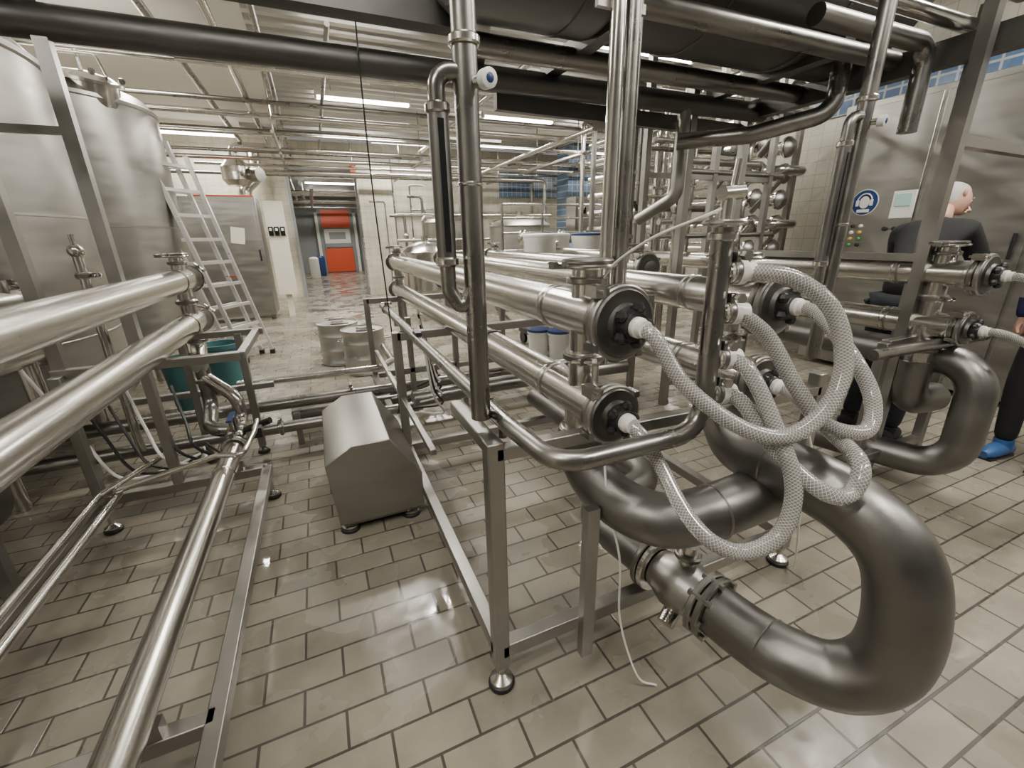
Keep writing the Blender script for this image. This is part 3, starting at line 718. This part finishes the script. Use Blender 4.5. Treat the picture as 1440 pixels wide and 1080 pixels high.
for i in range(10):
    z=1.42+.13*i; y=3.1+.25*(i%4); b.pipe([(2.7+.1*(i%3)+.15*(i%4),y,z),(4.2,y,z),(4.2,y+.3,z-.3)],.022+.006*(i%3),'steel' if i%2 else 'steel_dark',seg=10)
for x in(2.55,3.3,4.0):
    b.beam((x,3.1,0),(x,3.1,2.9),.05,.05)
for x in(3.5,4.0): b.beam((x,4.6,0),(x,4.6,2.9),.05,.05)
b.beam((2.55,3.1,2.6),(4.0,3.1,2.6),.05,.08); b.beam((2.55,3.1,1.9),(4.0,3.1,1.9),.04,.04); b.beam((3.5,4.6,2.2),(4.0,4.6,2.2),.04,.04)
b.done('process_pipework')

b=B(); XF=5.1
b.box((XF+.35,2.0,1.33),(.7,2.4,2.55),'steel_sheet')
for (ya,yb) in((.85,1.6),(1.63,2.38),(2.41,3.15)):
    b.box((XF-.01,(ya+yb)/2,1.36),(.025,yb-ya,2.38),'steel_sheet'); b.cyl((XF-.04,ya+.06,1.2),(XF-.04,ya+.06,1.4),.012,'black_plastic')
for r_ in range(4):
    for c_ in range(4):
        b.lathe([(.016,0),(.016,.02),(.011,.03)],(XF-.022,3.04-.075*c_,1.48-.06*r_),(-1,0,0),('yellow_button','green_button','black_plastic','white_plastic')[(r_+c_)%4],12)
b.box((XF-.03,2.5,1.66),(.02,.18,.24),'white_plastic'); b.box((XF-.042,2.5,1.70),(.01,.13,.11),'display')
for k in range(3): b.lathe([(.02,0),(.02,.03)],(XF-.022,2.6-.08*k,1.45),(-1,0,0),'black_plastic',12)
b.done('control_panel',bevel=.004)
b=B(); c=V((XF-.024,2.83,1.70)); ax=(-1,0,0)
b.lathe([(.12,0),(.12,.004)],c,ax,'white_plastic',40); b.lathe([(.113,.0),(.113,.006)],c,ax,'sign_blue',40)
b.sphere(c+V((-.008,0,.0)),.046,'white_plastic',18,(.06,1,1.25)); 
b.sweep([c+V((-.010,math.cos(a)*.066,math.sin(a)*.075+.005)) for a in [k*math.pi/12 for k in range(13)]],.006,'white_plastic',8)
for s in(-1,1): b.box(c+V((-.010,s*.062,-.005)),(.006,.026,.055),'white_plastic')
b.box(c+V((-.008,0,-.078)),(.004,.11,.028),'white_plastic')
b.done('ear_protection_sign')
b=B(); b.box((5.95,1.0,1.89),(.2,8,3.78),'wall_tile_cream_x'); b.box((5.84,1.0,2.85),(.03,8,.3),'wall_tile_blue_x'); b.done('wall_partition')

# ------------------------------------------------------------ people
def skin(name,verts,edges,radii,mat,parent,root=0,sub=2):
    me=D.meshes.new(name); me.from_pydata(verts,edges,[]); o=D.objects.new(name,me); col.objects.link(o); o.parent=parent
    me.materials.append(MATS[mat])
    md=o.modifiers.new('skin','SKIN'); md.use_smooth_shade=True
    if not me.skin_vertices:
        bpy.context.view_layer.objects.active=o; bpy.ops.mesh.customdata_skin_add()
    for i,r in enumerate(radii):
        sv=me.skin_vertices[0].data[i]; sv.radius=(r if isinstance(r,tuple) else (r,r)); sv.use_root=(i==root)
    sb=o.modifiers.new('sub','SUBSURF'); sb.levels=sub; sb.render_levels=sub
    return o
def person(name,J,top,bottom,shoe,hair,coat=0):
    P=empty(name)
    g=lambda k:tuple(J[k])
    v=[g('pelvis'),g('hipL'),g('kneeL'),g('ankL'),g('hipR'),g('kneeR'),g('ankR')]
    skin('trousers',v,[(0,1),(1,2),(2,3),(0,4),(4,5),(5,6)],[.12,.10,.072,.058,.10,.072,.058],bottom,P)
    v=[g('pelvis'),g('waist'),g('chest'),g('neckb'),g('shL'),g('elL'),g('wrL'),g('shR'),g('elR'),g('wrR')]
    e=[(0,1),(1,2),(2,3),(2,4),(4,5),(5,6),(2,7),(7,8),(8,9)]
    rr=[(.16,.13),(.155,.13),(.17,.14),.07,.08,.06,.045,.08,.06,.045]
    if coat:
        v.append(tuple(V(J['pelvis'])+V((0,0,-coat)))); e.append((0,10)); rr.append((.2,.17))
    skin('jacket',v,e,rr,top,P)
    upv=V(J['head'])-V(J['neckb']); upv.normalize(); fwd=V(J['look']); fwd=(fwd-upv*fwd.dot(upv)).normalized(); side=upv.cross(fwd)
    skin('neck',[g('neckb'),tuple(V(J['head'])-fwd*.02)],[(0,1)],[.055,.05],'skin',P,sub=2)
    R=Matrix((fwd,side,upv)).transposed(); h=V(J['head'])+upv*.07; S=1.08
    b=B()
    base=len(b.v); seg=36;rings=26
    loc=[]
    for i in range(rings+1):
        th=math.pi*i/rings
        for k in range(seg):
            a=2*math.pi*k/seg; x=max(math.sin(th),1e-3)*math.cos(a); y=max(math.sin(th),1e-3)*math.sin(a); z=math.cos(th)
            px=x*.1;py=y*.077;pz=z*.122
            if z<-.1:
                py*=1-.3*(-z-.1)
                px*=(1-.04*(-z)) if x>0 else (1-.4*(-z-.1))
            if x>.8 and .05<z<.2: px-=.006
            if x>.6 and z<-.65: px+=.012
            hairy=(pz>.078 and px<.05) or (px<.008 and pz>-.01) or (px<-.02 and pz>-.08)
            if hairy:
                q=1.05+random.uniform(-.02,.02); px*=q;py*=q;pz*=q
            loc.append(hairy)
            b.v.append(h+R@V((px,py,pz))*S)
    for i in range(rings):
        for k in range(seg):
            k2=(k+1)%seg; ids=(i*seg+k,(i+1)*seg+k,(i+1)*seg+k2,i*seg+k2)
            b.face(tuple(base+j for j in ids),hair if sum(loc[j] for j in ids)>=2 else 'skin')
    def hp(x,y,z): return h+R@V((x,y,z))*S
    b.sweep([hp(.09,0,.02),hp(.108,0,-.008),hp(.124,0,-.026),hp(.1,0,-.038)],[.008,.011,.014,.008],'skin',8)
    for s in(-1,1):
        b.sphere(hp(.086,s*.03,.014),.010,'white_plastic',8); b.sphere(hp(.094,s*.03,.014),.005,'black_plastic',6)
        b.sphere(hp(.004,s*.08,-.008),.028,'skin',10,(.7,.35,1.1)); b.sweep([hp(.093,s*.015,.034),hp(.088,s*.045,.034)],.004,hair,6)
    b.sweep([hp(.094,-.024,-.062),hp(.101,0,-.06),hp(.094,.024,-.062)],.006,'skin',6); b.sweep([hp(.092,-.022,-.074),hp(.098,0,-.074),hp(.092,.022,-.074)],.006,'skin',6)
    b.done('head',P)
    b=B()
    for s in('L','R'):
        a=V(J['ank'+s]); fo=V(J['foot']).normalized()
        b.sweep([V((a.x,a.y,.05))-fo*.09,V((a.x,a.y,.055))-fo*.05,V((a.x,a.y,.05))+fo*.05,V((a.x,a.y,.045))+fo*.13,V((a.x,a.y,.035))+fo*.18],[.03,.05,.05,.044,.025],shoe,14)
        b.box(V((a.x,a.y,.008))+fo*.05,(.25,.085,.015),'black_rubber',Matrix((fo,V((-fo.y,fo.x,0)),V((0,0,1)))).transposed())
        b.cyl((a.x,a.y,.04),(a.x,a.y,.12),.05,shoe)
    b.done('shoes',P)
    b=B()
    for s in('L','R'):
        w=V(J['wr'+s]); d=(w-V(J['el'+s])).normalized(); x,y,_=frame_axes(d)
        b.sweep([w-d*.02,w+d*.03,w+d*.08,w+d*.1],[.026,.034,.036,.026],'skin',12)
        for k,ln in enumerate((.065,.078,.072,.055)):
            o=w+d*.09+x*(-.027+.018*k); b.sweep([o,o+d*ln*.5-y*.004,o+d*ln*.8-y*.02,o+d*ln-y*.035],[.0095,.009,.008,.006],'skin',8)
        o=w+d*.03+x*-.03; b.sweep([o,o+d*.03-x*.025,o+d*.06-x*.03-y*.01],[.012,.011,.008],'skin',8)
    b.done('hands',P)
    return P
person('man',dict(pelvis=(3.58,1.62,.97),hipL=(3.58,1.72,.93),hipR=(3.58,1.52,.93),kneeL=(3.68,1.76,.5),ankL=(3.6,1.78,.1),kneeR=(3.64,1.5,.5),ankR=(3.56,1.5,.1),
   waist=(3.7,1.66,1.13),chest=(4.0,1.76,1.37),neckb=(4.24,1.82,1.48),shL=(4.12,2.0,1.42),elL=(4.35,2.1,1.2),wrL=(4.62,2.05,1.22),shR=(4.12,1.60,1.42),elR=(4.2,1.5,1.14),wrR=(4.42,1.6,1.06),
   head=(4.36,1.85,1.60),look=(.9,-.6,-.35),foot=(1,0.1,0)),'cloth_black','cloth_navy','cloth_black','hair_grey')
person('woman',dict(pelvis=(4.1,.98,.93),hipL=(4.08,1.07,.9),hipR=(4.08,.89,.9),kneeL=(4.02,1.09,.5),ankL=(4.0,1.06,.1),kneeR=(4.02,.88,.5),ankR=(4.0,.83,.1),
   waist=(4.12,.98,1.1),chest=(4.13,.98,1.32),neckb=(4.13,.98,1.47),shL=(4.11,1.17,1.4),elL=(4.15,1.22,1.12),wrL=(4.1,1.2,.88),shR=(4.11,.79,1.4),elR=(4.15,.72,1.12),wrR=(4.1,.72,.88),
   head=(4.11,.98,1.57),look=(-1,.1,-.2),foot=(-1,0.1,0)),'cloth_blue','cloth_black','shoe_cover','hair_grey',coat=.33)

w=D.worlds.new('world'); bpy.context.scene.world=w; w.use_nodes=True
w.node_tree.nodes['Background'].inputs[0].default_value=(.8,.85,1,1); w.node_tree.nodes['Background'].inputs[1].default_value=.3
